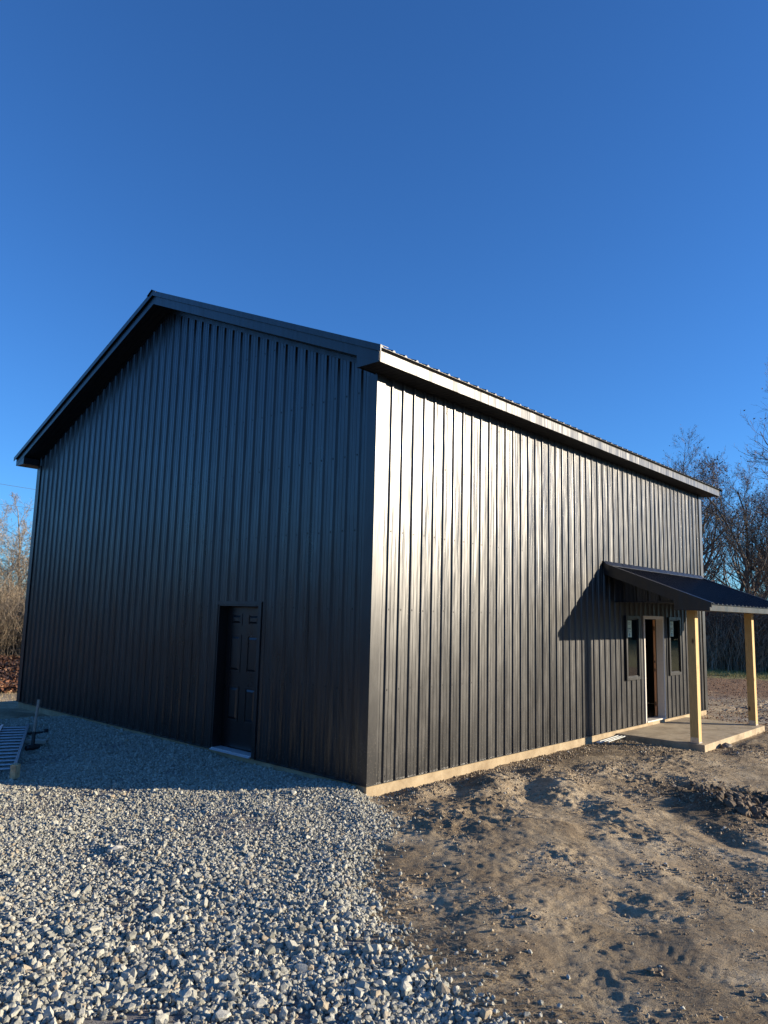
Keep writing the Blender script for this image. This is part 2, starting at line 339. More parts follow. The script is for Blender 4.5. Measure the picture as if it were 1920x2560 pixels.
# rake trims + rake fascias (each slope and end a piece)
for xs, sgn in ((0, -1), (L, 1)):
    for s in (-1, 1):
        ye = MID+s*(MID+OE+.055)
        f = lambda y, dz: ztop(y)+dz
        X = xs+sgn*(OE+.040); t = sgn*.012
        mb = MB()
        mb.prism([(X, MID, f(MID, .036)), (X, ye, f(ye, .030)), (X, ye, f(ye, -.055)), (X, MID, f(MID, -.055))], (-t, 0, 0))
        mb.prism([(X-t*1.02, MID, f(MID, .035)), (X-t*1.02, ye, f(ye, .029)), (X-t*1.02, ye, f(ye, .023)), (X-t*1.02, MID, f(MID, .027))], (-sgn*.13, 0, 0))
        mb.build('rake_trim', M['trim'], roof)
        yb = MID+s*(MID+OE); X2 = xs+sgn*OE
        mb = MB(); mb.prism([(X2, MID, f(MID, -.050)), (X2, yb, f(yb, -.050)), (X2, yb, max(HS, f(yb, -.205))), (X2, MID, f(MID, -.205))], (-sgn*.022, 0, 0)); mb.build('rake_fascia', M['trim'], bld)
        # soffit under the gable overhang
        X3 = xs+sgn*.030; mb = MB(); yi = MID+s*(MID-.03)
        for k in range(3):
            xa = X3+(X2-sgn*.024-X3)*k/3; xb = X3+(X2-sgn*.024-X3)*(k+1)/3-sgn*.006
            mb.prism([(xa, MID, f(MID, -.185)), (xa, yi, f(yi, -.185)), (xa, yi, f(yi, -.173)), (xa, MID, f(MID, -.173))], (xb-xa, 0, 0))
        mb.build('gable_soffit', M['soffit'], bld)
        # boxed return end
        y0, y1 = (MID+s*MID, MID+s*(MID+OE-.012)); zt = ztop(y0)-.19
        mb = MB(); mb.prism([(X2-sgn*.003, y1, HS), (X2-sgn*.003, y0-s*.03, HS), (X2-sgn*.003, y0-s*.03, zt+.03), (X2-sgn*.003, y1, HS+.02)], (-sgn*.020, 0, 0))
        mb.prism([(X2-sgn*.024, y0-s*.028, HS+.004), (X2-sgn*.024, y0-s*.012, HS+.004), (X2-sgn*.024, y0-s*.012, zt), (X2-sgn*.024, y0-s*.028, zt)], (-sgn*(OE-.02-.035), 0, 0))
        mb.build('eave_return', M['trim'], bld)
        mb = MB(); mb.prism([(xs+sgn*.028, MID, f(MID, -.19)), (xs+sgn*.028, MID+s*(MID-.14), f(MID+s*(MID-.14), -.19)), (xs+sgn*.028, MID+s*(MID-.14), f(MID+s*(MID-.14), -.26)), (xs+sgn*.028, MID, f(MID, -.26))], (-sgn*.024, 0, 0)); mb.build('frieze_trim', M['trim'], bld)
# eave fascias, drip edge, soffits
for y, s in ((-OE, -1), (W+OE, 1)):
    mb = MB(); x = -OE+.002; k = 0
    while x < L+OE-.01:
        x2 = min(x+3.05, L+OE-.002); pz = .002*(k % 2)
        mb.box(x, x2+.02*(k % 2) if x2 < L+OE-.01 else x2, min(y, y-s*.02)-pz if s < 0 else y-.02, max(y, y-s*.02)+(pz if s > 0 else 0), HS, ztop(y)-.020); x = x2; k += 1
    mb.build('eave_fascia', M['trim'], bld, fix=False)
    mb = MB(); mb.prism([(-OE-.01, y+s*.001, ztop(y)-.045), (-OE-.01, y+s*.022, ztop(y)-.012), (-OE-.01, y+s*.018, ztop(y)-.009), (-OE-.01, y-s*.05, ztop(y)+.010)], (L+2*OE+.02, 0, 0)); mb.build('drip_edge', M['trim'], bld)
    mb = MB(); x = -OE+.03; y0, y1 = (y-s*.022, (0 if s < 0 else W)+s*.006)
    while x < L+OE-.06:
        x2 = min(x+.10, L+OE-.03); mb.box(x, x2-.008, min(y0, y1), max(y0, y1), HS+.006, HS+.016); x += .10
    mb.box(-OE+.03, L+OE-.03, min(y0, y1), max(y0, y1), HS+.017, HS+.024)
    mb.build('eave_soffit', M['soffit'], bld)

# ---- gable door
door = MB(); X = .125
door.box(X, X+.045, 2.225, 3.165, .045, 2.12); dr = door.build('door', M['doorpaint'], bld, bevel=.002); dr['label'] = 'closed black six-panel door in the gable wall'
for (z0, z1) in ((.42, .94), (1.14, 1.70), (1.84, 2.02)):
    for (a, c) in ((2.37, 2.64), (2.79, 3.06)):
        mb = MB(); q = .020
        for (aa, cc, zz0, zz1) in ((a, c, z1-q, z1), (a, c, z0, z0+q), (a, a+q, z0+q, z1-q), (c-q, c, z0+q, z1-q)): mb.box(X-.007, X-.0005, aa, cc, zz0, zz1)
        e0, e1 = .034, .062                                  # raised field with sloping edges
        A = [(X-.0006, a+e0, z0+e0), (X-.0006, c-e0, z0+e0), (X-.0006, c-e0, z1-e0), (X-.0006, a+e0, z1-e0)]
        B = [(X-.016, a+e1, z0+e1), (X-.016, c-e1, z0+e1), (X-.016, c-e1, z1-e1), (X-.016, a+e1, z1-e1)]
        for k in range(4): mb.face([A[k], A[(k+1) % 4], B[(k+1) % 4], B[k]])
        mb.face(B); mb.build('door_panel', M['doorpaint'], dr)
fr = MB()
for y0, y1, z0, z1 in ((2.13, 2.222, -.002, 2.20), (3.172, 3.225, -.002, 2.20), (2.222, 3.172, 2.128, 2.20)): fr.box(-.034, -.006, y0, y1, z0, z1)
for y0, y1, z0, z1 in ((2.140, 2.185, .0, 2.19), (3.205, 3.218, .0, 2.19), (2.185, 3.205, 2.150, 2.19)): fr.box(-.042, -.0345, y0, y1, z0, z1)
for y0, y1, z0, z1 in ((2.190, 2.222, .0, 2.15), (3.174, 3.195, .0, 2.15), (2.222, 3.174, 2.126, 2.15)): fr.box(-.0055, .19, y0, y1, z0, z1)
fr.build('door_frame', M['trim'], bld)
mb = MB(); mb.box(-.05, .13, 2.225, 3.171, .000, .028); mb.prism([(-.051, 2.225, .0), (-.051, 2.225, .02), (-.085, 2.225, .004), (-.085, 2.225, .0)], (0, .946, 0)); mb.build('threshold', M['sill'], bld)
# ---- entry door (open inward, hinge at far jamb)
fr = MB()
for x0, x1, z0, z1 in ((8.215, 8.262, .0, 2.16), (9.205, 9.255, .0, 2.16), (8.262, 9.205, 2.095, 2.16)): fr.box(x0, x1, -.030, .125, z0, z1)
fr.build('door_frame', M['white'], bld, bevel=.002)['label'] = 'unpainted pale frame of the open porch door'
mb = MB(); mb.box(8.263, 9.204, -.045, .16, .004, .030); mb.build('threshold', M['white'], bld)
dl = MB(); vx, vy = .93, .37
dl.prism([(9.19, .135, .04), (9.19+vx*.9, .135+vy*.9, .04), (9.19+vx*.9-vy*.045, .135+vy*.9+vx*.045, .04), (9.19-vy*.045, .135+vx*.045, .04)], (0, 0, 2.04)); dl = dl.build('door', M['doorwood'], bld, bevel=.002); dl['label'] = 'orange wooden door swung open into the dark interior'
for z, hh in ((.25, .09), (.98, .06), (1.16, .05), (1.85, .09)):
    mb = MB(); mb.box(9.160, 9.172, .140, .162, z, z+hh); mb.build('latch' if .5 < z < 1.5 else 'hinge', M['blackrubber'], dl)
# interior framing seen through the opening
mb = MB()
for k in range(9): mb.box(.3+k*1.4, .34+k*1.4, 3.2, 3.34, .007, 3.0)
for z in (.35, .95, 1.55, 2.15): mb.box(.3, 11.5, 3.345, 3.38, z, z+.09)
mb.build('interior_framing', M['stud'], bld)
# ---- windows
for i, (x0, x1, z0, z1) in enumerate((W1, W2)):
    fr = MB(); w = .036; d0, d1 = -.055, .06
    for a, c, e0, e1 in ((x0-.022, x0+w, z0-.022, z1+.022), (x1-w, x1+.022, z0-.022, z1+.022), (x0+w, x1-w, z0-.022, z0+w), (x0+w, x1-w, z1-w, z1+.022)): fr.box(a, c, d0, -.0045, e0, e1)
    for a, c, e0, e1 in ((x0, x0+w, z0, z1), (x1-w, x1, z0, z1), (x0+w, x1-w, z0, z0+w), (x0+w, x1-w, z1-w, z1)): fr.box(a, c, -.0040, d1, e0, e1)
    q = .022
    for a, c, e0, e1 in ((x0+w, x0+w+q, z0+w, z1-w), (x1-w-q, x1-w, z0+w, z1-w), (x0+w+q, x1-w-q, z0+w, z0+w+q), (x0+w+q, x1-w-q, z1-w-q, z1-w)): fr.box(a, c, -.030, -.002, e0, e1)
    f = fr.build('window', M['trim'], bld, bevel=.0015); f['label'] = ('narrow window left of the open porch door' if i == 0 else 'narrow window right of the open porch door')
    mb = MB(); mb.box(x0+w+q, x1-w-q, -.028, -.022, z0+w+q, z1-w-q); mb.build('pane', M['glass'], f)
    mb = MB(); mb.box(x0+w+q+.02, x0+w+q+.055, -.0118, -.0062+.012, z0+w+q, z0+w+q+.035) if i == 0 else mb.box(x1-w-q-.04, x1-w-q-.01, .0, .004, z0+w+q, z0+w+q+.03)
    mb.build('spacer_block', M['white'], f)
    sx = x0+w+q+.015; sw = .20; sz1 = z1-w-q-.015; sh = .33
    st = MB(); st.box(sx, sx+sw, -.0305, -.0283, sz1-sh, sz1); s_ = st.build('sticker', M['sticker'], f)
    ik = MB(); zz = sz1-.03
    for (dz, a, c, h) in ((0, .03, .15, .010), (.03, .03, .17, .006), (.045, .03, .13, .006), (.10, .01, .19, .004), (.125, .03, .16, .02), (.165, .03, .10, .007), (.185, .03, .17, .005), (.20, .03, .14, .005), (.225, .07, .13, .025)): ik.box(sx+a, sx+c, -.0315, -.0306, zz-dz-h, zz-dz)
    ik.build('sticker_print', M['ink'], f)
    ik = MB(); ik.tube([(sx+sw/2, -.0306, sz1-sh+.035), (sx+sw/2, -.0316, sz1-sh+.035)], .028, 14); ik.build('sticker_mark', M['inkblue'], f)

# ---- porch
PX0, PX1, PYE = 6.39, 11.70, -1.955; pz = lambda y: 3.105+.368*y     # y is negative
mb = MB(); pr = profile(PX0+.02, PX1-.02, PX0+.13)
for (a, da), (c, dc) in zip(pr[:-1], pr[1:]):
    ya = PYE-.035
    mb.face([(a, ya, pz(ya)+da), (c, ya, pz(ya)+dc), (c, -.006, pz(-.006)+dc), (a, -.006, pz(-.006)+da)])
    mb.face([(a, ya, pz(ya)-.004), (c, ya, pz(ya)-.004), (c, ya, pz(ya)+dc), (a, ya, pz(ya)+da)])
pr_ = mb.build('porch_roof', M['roof'], bld, fix=False); pr_['label'] = 'lean-to porch roof of dark ribbed metal'
mb = MB(); mb.prism([(PX0+.03, PYE+.02, pz(PYE)-.008), (PX0+.03, -.025, pz(0)-.010), (PX0+.03, -.025, pz(0)-.07), (PX0+.03, PYE+.02, pz(PYE)-.06)], (PX1-PX0-.06, 0, 0)); mb.build('porch_deck', M['soffit'], pr_)
mb = MB()                                             # wall flashing, kinked over each rib
x = PX0+.02
while x < PX1-.02:
    x2 = min(x+S/2, PX1-.02); j = .004*math.sin(x*37)
    mb.prism([(x, -.007, pz(0)+.075+j), (x, -.030, pz(0)+.070+j), (x, -.100, pz(-.1)+.026), (x, -.100, pz(-.1)+.021), (x, -.028, pz(0)+.045)], (x2-x, 0, 0)); x = x2
mb.build('wall_flashing', M['steel'] if False else M['trim'], pr_)
for X, s in ((PX0, -1), (PX1, 1)):
    mb = MB(); ye = PYE-.04
    mb.prism([(X, -.035, pz(0)+.028), (X, ye, pz(ye)+.030), (X, ye, pz(ye)-.058), (X, -.035, pz(0)-.055)], (-s*.010, 0, 0))
    mb.prism([(X-s*.0102, -.035, pz(0)+.028), (X-s*.0102, ye, pz(ye)+.030), (X-s*.0102, ye, pz(ye)+.025), (X-s*.0102, -.035, pz(0)+.023)], (-s*.09, 0, 0))
    mb.build('rake_trim', M['trim'], pr_)
    X2 = X-s*.022; mb = MB()
    mb.prism([(X2, -.032, pz(0)-.050), (X2, PYE, pz(PYE)-.050), (X2, PYE, 2.262), (X2, -1.345, 2.262), (X2, -1.345, pz(-1.345)-.185), (X2, -.032, pz(0)-.185)], (-s*.02, 0, 0)); mb.build('rake_fascia', M['trim'], pr_)
    mb = MB(); xa = X2-s*.022; xb = 6.90 if s < 0 else 11.2
    mb.prism([(xa, -.04, pz(0)-.17), (xa, -1.345, pz(-1.345)-.17), (xa, -1.345, pz(-1.345)-.16), (xa, -.04, pz(0)-.16)], (xb-xa, 0, 0)); mb.build('soffit', M['soffit'], pr_)
    mb = MB()
    prf = profile(-1.34, -.03, -.2-5*S)
    for (a, da), (c, dc) in zip(prf[:-1], prf[1:]): mb.face([(xb+s*da, a, 2.43), (xb+s*dc, c, 2.43), (xb+s*dc, c, pz(c)-.165), (xb+s*da, a, pz(a)-.165)])
    mb.build('gable_infill', M['wall'], bld, fix=False)
    mb = MB(); mb.box(min(xb, xb+s*.035)-.012, max(xb, xb+s*.035)+.012, -1.36, -.03, 2.40, 2.43); mb.build('infill_trim', M['trim'], bld)
mb = MB(); mb.box(PX0+.023, PX1-.023, PYE-.001, PYE+.02, 2.262, pz(PYE)-.018); mb.build('eave_fascia', M['trim'], pr_)
mb = MB(); mb.box(PX0+.045, PX1-.045, PYE+.021, -1.34, 2.268, 2.280); mb.box(6.94, 11.16, -1.34, -.03, 2.432, 2.442); mb.build('porch_ceiling', M['soffit'], bld)
mb = MB(); mb.box(6.90, 11.2, -1.52, -1.365, 2.282, 2.46); mb.box(PX0+.045, PX1-.045, -1.362, -1.345, 2.281, pz(-1.35)-.02); mb.build('porch_beam', M['soffit'], bld)
for k, x in enumerate((6.94, 10.295)):
    mb = MB(); mb.box(x, x+.148, -1.512, -1.364, -.045, 2.2675); p = mb.build('porch_post', M['post'], bld, bevel=.004)
    p['label'] = ('square timber porch post at the near slab corner', 'square timber porch post at the far slab corner')[k]
    mb = MB(); mb.box(x-.004, x+.152, -1.516, -1.36, -.066, -.046)
    mb.box(x-.0045, x-.0005, -1.505, -1.371, -.045, .03); mb.box(x+.1485, x+.1525, -1.505, -1.371, -.045, .03)
    for yy in (-1.485, -1.438, -1.39):
        for z in (-.02, .012): mb.tube([(x-.0045, yy, z), (x-.010, yy, z)], .007, 6)
    mb.build('post_base', M['steel'], p)
mb = MB(); mb.box(6.87, 10.46, -1.635, -.003, -.40, -.070); mb.build('porch_slab', M['slab'], bld, bevel=.012)
mb = MB(); mb.box(.9, 5.9, -.17, -.003, -.40, -.168); o = mb.build('footing_ledge', M['found'], bld, bevel=.01)

# ------------------------------------------------------------------ ground
def vnoise(x, y, seed):
    xi = np.floor(x).astype(np.int64); yi = np.floor(y).astype(np.int64); fx = x-xi; fy = y-yi
    fx = fx*fx*fx*(fx*(fx*6-15)+10); fy = fy*fy*fy*(fy*(fy*6-15)+10)
    def h(a, c):
        n = (a*374761393+c*668265263+seed*1442695041) & 0x7fffffff; n = ((n ^ (n >> 13))*1274126177) & 0x7fffffff
        return ((n ^ (n >> 16)) & 0xffff)/65535.
    return (h(xi, yi)*(1-fx)+h(xi+1, yi)*fx)*(1-fy)+(h(xi, yi+1)*(1-fx)+h(xi+1, yi+1)*fx)*fy-.5
def fbm(x, y, sc_, octv, pers=.5, seed=1):
    s = 0; a = 1; ca, sa = math.cos(.6), math.sin(.6)
    X, Y = x*sc_, y*sc_
    for k in range(octv):
        s = s+a*vnoise(X, Y, seed+k); X, Y = (X*ca-Y*sa)*2.03+3.1, (X*sa+Y*ca)*2.03+1.7; a *= pers
    return s
def ridged(x, y, sc_, octv, pers, seed):
    s = 0; a = 1; t = 0; ca, sa = math.cos(.9), math.sin(.9); X, Y = x*sc_, y*sc_
    for k in range(octv):
        v = 1-np.abs(2*vnoise(X, Y, seed+k)); s = s+a*v*v; t += a; X, Y = (X*ca-Y*sa)*2.07+5.1, (X*sa+Y*ca)*2.07+2.7; a *= pers
    return s/t
def sst(a, c, x):
    t = np.clip((x-a)/(c-a), 0, 1); return t*t*(3-2*t)
BD = [(0.0, .0), (-.2, -.19), (-.43, -.686), (-.70, -1.07), (-1.21, -1.34), (-1.67, -1.55), (-2.13, -1.94), (-2.31, -2.24), (-2.55, -2.43), (-2.63, -2.74), (-2.80, -2.92), (-2.88, -3.21), (-2.95, -3.52), (-3.06, -3.9), (-3.12, -4.3), (-3.4, -5.2), (-3.6, -7)]
BD = [(3, 3)]+BD+[(-5, -12)]
def gdist(x, y):           # signed: >0 inside gravel (left of the boundary, x smaller)
    d = np.full(x.shape, 1e9); bx = np.array([p[0] for p in BD]); by = np.array([p[1] for p in BD])
    for k in range(len(BD)-1):
        ax, ay, cx, cy = bx[k], by[k], bx[k+1], by[k+1]; vx, vy = cx-ax, cy-ay
        t = np.clip(((x-ax)*vx+(y-ay)*vy)/(vx*vx+vy*vy), 0, 1); d = np.minimum(d, np.hypot(x-ax-t*vx, y-ay-t*vy))
    xb = np.interp(-y, -by, bx); return np.where(x < xb, d, -d)
def far_gravel(x, y):      # gravel pad ends before the far corner
    return 8.75+.45*vnoise(x*.9, y*0+3.3, 5)-.15*(x+1)
MOUNDS = [  # x, y, rx, ry, rot, h
 (1.75, -.70, .55, .28, .3, .13), (2.7, -.95, .6, .35, .5, .10), (.75, -.35, .5, .20, .2, .07), (3.6, -1.25, .5, .3, .4, .07), (2.1, -1.6, .55, .3, .2, .09), (1.0, -1.1, .5, .3, .6, .06),
 (-.9, -2.6, 1.2, .75, .75, .13), (.4, -2.2, .6, .35, .5, .07), (1.45, -2.6, .45, .3, .3, .09), (2.9, -3.2, .55, .32, .8, .20), (3.6, -3.9, .5, .4, .8, .12), (.15, -3.35, .6, .4, .5, .07), (-.6, -3.95, .5, .3, .4, .07),
 (2.0, -2.2, .4, .25, .9, .08), (1.9, -3.75, .7, .22, .75, .07), (-1.9, -3.3, .6, .35, .4, .07), (5.5, -1.9, .8, .4, .3, .05), (7.0, -2.3, .5, .25, .2, .10), (-1.3, -4.6, .7, .35, .3, .06), (.9, -4.4, .6, .3, .6, .09),
 (-.2, -1.3, .5, .3, .4, .04), (-1.5, -1.9, .5, .3, .7, .04)]
def H(x, y, detail=True):
    g = gdist(x, y); ing = sst(-.15, .25, g)*sst(0, .5, far_gravel(x, y)-y)
    h = -.135+0*x
    near = np.exp(-((x-2)**2+(y+2)**2)/120.)+.5*sst(12, 14, x)*sst(45, 30, x)
    dirt = 1-ing
    n1 = fbm(x, y, .55, 3, .5, 11)*.055; n2 = fbm(x*1.0, y*1.35, 2.1, 4, .55, 23)*.019; n3 = fbm(x, y, 10., 4, .78, 37)*.0048*(.6+1.2*np.clip(fbm(x, y, 1.1, 2, .5, 88)+.4, 0, 1.2))
    wx, wy = x+.16*fbm(x, y, 1.6, 2, .5, 301), y+.16*fbm(x, y, 1.6, 2, .5, 302)
    uu, vv = .67*wx-.74*wy, .74*wx+.67*wy
    torn = np.clip(fbm(x, y, .75, 3, .6, 303)*2.6+.42, .10, 1.1)          # scraped smooth here, churned there
    n2 = n2+torn*(.066*(ridged(uu*.55, vv, 2.3, 4, .55, 311)-.45)+.050*(ridged(uu*.6, vv, 8.5, 3, .65, 321)-.45))
    bank = sst(.3, 1.4, np.hypot(np.maximum(np.maximum(-x, x-L), 0), np.maximum(np.maximum(-y, y-W), 0)))
    h = h+dirt*(n1*bank+n2*(.25+.75*bank)+n3)*(.35+.65*near)
    for mx, my, rx, ry, ro, mh in MOUNDS:
        dx, dy = x-mx, y-my; u = (dx*math.cos(ro)+dy*math.sin(ro))/rx; v = (-dx*math.sin(ro)+dy*math.cos(ro))/ry
        q = np.exp(-(u*u+v*v)**1.4*.9); h = h+dirt*(1.0 if my > -1.65 else .45)*mh*q*(1+.45*vnoise(x*4, y*4, 3)+.22*vnoise(x*17, y*17, 9))
    # ruts left by tyres: two winding troughs with raised lips
    for (ax, ay, bx, by, w, dp) in ((2.3, -2.7, .6, -4.9, .12, .028), (.9, -2.3, -.9, -4.2, .10, .018), (4.2, -1.9, 1.6, -5.2, .12, .03)):
        vx, vy = bx-ax, by-ay; ll = math.hypot(vx, vy); t = ((x-ax)*vx+(y-ay)*vy)/ll; s = (-(x-ax)*vy+(y-ay)*vx)/ll+.10*np.sin(t*1.7)
        en = sst(-.3, .3, t)*sst(-.3, .3, ll-t)
        h = h+en*dirt*(-dp*.45)*(1.2+1.6*vnoise(x*2.3, y*2.3, 66))*np.exp(-(s/w)**2)+en*dirt*(dp*.25*np.exp(-((np.abs(s)-w*1.9)/(w*.6))**2)*(1+.8*vnoise(x*11, y*11, 4)))
    # tread marks
    for (ax, ay, bx, by) in ((-1.45, -3.9, -1.95, -5.2),):
        vx, vy = bx-ax, by-ay; ll = math.hypot(vx, vy); t = ((x-ax)*vx+(y-ay)*vy)/ll; s = (-(x-ax)*vy+(y-ay)*vx)/ll
        en = sst(-.2, .3, t)*sst(-.2, .3, ll-t)*np.exp(-(s/.13)**4); h = h+dirt*en*(-.006+.0018*np.sign(np.sin((t+np.abs(s)*.7)*2*math.pi/.085)))
    h = h+ing*(.045*sst(2.5, 0, -x)*sst(-.3, .8, y)+fbm(x, y, .8, 3, .5, 51)*.07+.02)
    # slight rise beyond the shaded far corner, low berm left of it
    s = (y-9.3-.9*(x+1.2)*-1.0*0)
    h = h+.10*np.exp(-((y-9.9+.35*(x+2))/.35)**2)*sst(0, -.8, x)
    far = np.hypot(x-2, y-2)
    h = h+fbm(x, y, .12, 3, .5, 77)*.35*sst(45, 90, far)
    h = h-1.5*sst(10.8, 20.5, y)+.9*sst(27, 38, y)      # ground falls away behind the building, then a bank
    h = np.where((x > .05) & (x < L-.05) & (y > .05) & (y < W-.05), -.3, h)
    h = np.where((x > 6.95) & (x < 10.4) & (y > -1.58) & (y < .1), -.3, h)
    near_slab = sst(.35, .0, np.hypot(np.maximum(np.maximum(6.87-x, x-10.46), 0), np.maximum(-1.635-y, 0)))*(y < .3)
    h = np.where(near_slab > 0, h*(1-near_slab)+(-.19+n3*1.5)*near_slab, h)
    wl = (y < .2)*sst(.30, .0, -y)*(x > 0)*(x < L)
    h = h*(1-wl)+(-.15+n3+fbm(x, y, 3, 2, .5, 8)*.03)*wl
    return h
def axis(segs):
    out = [segs[0][0]]
    for a, c, st in segs:
        n = max(1, int(round((c-a)/st))); out += list(np.linspace(a, c, n+1)[1:])
    return np.array(out)
gx = axis([(-700, -120, 60), (-120, -30, 7), (-30, -9, 1), (-9, -3.4, .10), (-3.4, 4.2, .018), (4.2, 8, .04), (8, 12.2, .09), (12.2, 27, .13), (27, 40, .4), (40, 70, 1.6), (70, 700, 60)])
gy = axis([(-700, -60, 60), (-60, -12, 6), (-12, -6, .3), (-6, .1, .018), (.1, 4, .12), (4, 12, .16), (12, 40, .45), (40, 90, 2.5), (90, 700, 60)])
GX, GY = np.meshgrid(gx, gy); GZ = H(GX, GY)
nx, ny = len(gx), len(gy); idx = np.arange(nx*ny).reshape(ny, nx)
F = np.stack([idx[:-1, :-1], idx[:-1, 1:], idx[1:, 1:], idx[1:, :-1]], -1).reshape(-1, 4)
ground = npmesh('ground', np.stack([GX, GY, GZ], -1).reshape(-1, 3), F, M['ground'], smooth=True); tag(ground, kind='structure')
g = gdist(GX, GY); ing = sst(-.05, .3, g)*sst(0, .4, far_gravel(GX, GY)-GY)
moist_dark = np.clip(sst(1.3, .1, -GY)*(GX > -.6)*(GX < 6.9)*(GY < .3)*(.5+1.2*fbm(GX, GY, 1.5, 3, .5, 4))+sst(.05, .20, fbm(GX, GY, .9, 4, .6, 5))*.40*(1-ing)+sst(1.8, .1, np.hypot(GX-3.1, (GY+3.4)*.9))*.9, 0, 1)
D = np.hypot(GX+6.73, GY+6.33); nn = fbm(GX, GY, .35, 4, .6, 91)
leaf = np.where(GX > 11, sst(22, 26, D+nn*4)*sst(36, 33, D+nn*2), sst(33, 36, D+nn*3))
stony = np.maximum(ing, np.where(GX > 10.5, sst(.0, .3, nn+.15)*sst(26, 22, D), 0))
field = sst(5, 12, -GX-6.5)*(1-ing*0)+sst(4, 10, -GY-7.5); field = np.clip(field, 0, 1)  # invented ground out of view, coloured dark to dim what the walls reflect
leaf = np.maximum(leaf*(1-field), 0); stony = stony*(1-field); moist_dark = np.maximum(moist_dark, field)
green = 1-np.where(GX > 11, sst(32.5, 34, D+nn*1.5), 0)
colr = np.stack([moist_dark, leaf, stony*.9, green], -1).reshape(-1, 4).astype(np.float32)
ca = ground.data.color_attributes.new('zone', 'FLOAT_COLOR', 'POINT'); ca.data.foreach_set('color', colr.ravel())

# ------------------------------------------------------------------ stones
def protos(n, npts, flat=.75, seed=3):
    r = np.random.default_rng(seed); out = []
    for k in range(n):
        bm = bmesh.new()
        P = r.normal(size=(npts, 3)); P /= np.linalg.norm(P, axis=1)[:, None]; P *= r.uniform(.78, 1.05, (npts, 1)); P *= np.array([1, r.uniform(.6, .95), r.uniform(.5, flat)])
        for p in P: bm.verts.new(p)
        res = bmesh.ops.convex_hull(bm, input=bm.verts); bmesh.ops.delete(bm, geom=[e for e in res['geom_interior'] if isinstance(e, bmesh.types.BMVert)], context='VERTS')
        bmesh.ops.triangulate(bm, faces=bm.faces); bm.verts.ensure_lookup_table(); bm.verts.index_update()
        out.append((np.array([v.co[:] for v in bm.verts]), np.array([[v.index for v in f.verts] for f in bm.faces]))); bm.free()
    return out
def scatter(name, pos, size, pr, m, tilt=1.0, seed=1):
    r = np.random.default_rng(seed); n = len(pos); k = r.integers(0, len(pr), n); Vs, Fs = [], []; off = 0
    for j, (pv, pf) in enumerate(pr):
        sel = np.where(k == j)[0]
        if not len(sel): continue
        q = r.normal(size=(len(sel), 4)); q[:, 1:3] *= tilt; q /= np.linalg.norm(q, axis=1)[:, None]; w, x, y, z = q.T
        Rm = np.stack([1-2*(y*y+z*z), 2*(x*y-z*w), 2*(x*z+y*w), 2*(x*y+z*w), 1-2*(x*x+z*z), 2*(y*z-x*w), 2*(x*z-y*w), 2*(y*z+x*w), 1-2*(x*x+y*y)], -1).reshape(-1, 3, 3)
        V = np.einsum('nij,vj->nvi', Rm, pv)*size[sel][:, None, None]+pos[sel][:, None, :]
        Fi = pf[None]+(np.arange(len(sel))*len(pv))[:, None, None]+off; off += len(sel)*len(pv)
        Vs.append(V.reshape(-1, 3)); Fs.append(Fi.reshape(-1, 3))
    return npmesh(name, np.concatenate(Vs), np.concatenate(Fs), m)
CAM = np.array([-6.7276, -6.3319]); YAW = R(47.543)
def infrustum(x, y, marg=6):
    a = np.arctan2(x-CAM[0], y-CAM[1]); return np.abs(a-YAW) < R(30+marg)
PR = protos(30, 19, .85)
# gravel pad: area samples, density and stone size vary with the grading of the load
r_ = np.random.default_rng(5)
def gravel_pts(n, xlo, xhi, ylo, yhi):
    x = r_.uniform(xlo, xhi, n); y = r_.uniform(ylo, yhi, n); return x, y
x, y = gravel_pts(640000, -6.8, .4, -6.0, 9.4)
g = gdist(x, y); d = np.hypot(x-CAM[0], y-CAM[1]); fg = far_gravel(x, y)-y
coarse = sst(7.6, 4.0, d+.9*vnoise(x*.8, y*.8, 61)*1.6)                 # coarser load near the camera
size = (.0122+.0066*coarse)*np.exp(r_.normal(0, .38, len(x))); size = np.minimum(size, .062)
keepd = np.clip(3900*(1-coarse)+3000*coarse, 0, 1e9)/ (640000/(7.2*15.4))
edge = np.clip(.5+g/.16+1.2*fbm(x, y, 3, 3, .6, 71), 0, 1)*np.clip(fg/.25+.3, 0, 1)
bare = 1-.75*sst(.24, .34, fbm(x, y, 1.1, 3, .5, 15)+.12*coarse)
dcam = d > 3.2
k = (r_.random(len(x)) < keepd*edge*bare) & infrustum(x, y) & dcam & ((x < -.02) | (y < -.02)) & ~((x > -.01) & (y > -.01)) & (x < .35)
x, y, size, g = x[k], y[k], size[k], g[k]
z = H(x, y)+size*r_.uniform(-.1, .55, len(x))+.004
tag(scatter('gravel', np.stack([x, y, z], -1), size, PR, M['stone'], .75, seed=2), 'pale grey crushed stone spread in front of the gable wall', 'gravel', kind='stuff')
print('gravel stones', len(x))
# stray stones & clods on the dirt
x = r_.uniform(-4, 9, 260000); y = r_.uniform(-6.2, -.05, 260000); g = gdist(x, y); d = np.hypot(x-CAM[0], y-CAM[1])
stray = np.exp(g/.16)*.12*(g < .05)+.0004
cl = np.clip(fbm(x, y, 1.7, 4, .65, 19)*3.0-.05, 0, 1)*.9+.03
u = r_.random(len(x)); ok = infrustum(x, y) & (d > 3.2) & ~((x > 6.8) & (x < 10.5) & (y > -1.66))
ks = ok & (u < stray); kc = ok & (g < 0) & (u > .5) & (u-.5 < cl*.5)
sz = r_.uniform(.008, .024, ks.sum())*np.where(d[ks] < 7, 1.15, .8)
tag(scatter('stray_stones', np.stack([x[ks], y[ks], H(x[ks], y[ks])+sz*.3], -1), sz, PR, M['stone'], seed=4), 'loose grey stones strewn on the soil beside the gravel edge', 'stones', kind='stuff')
sz = .0035+.010*r_.random(kc.sum())**4
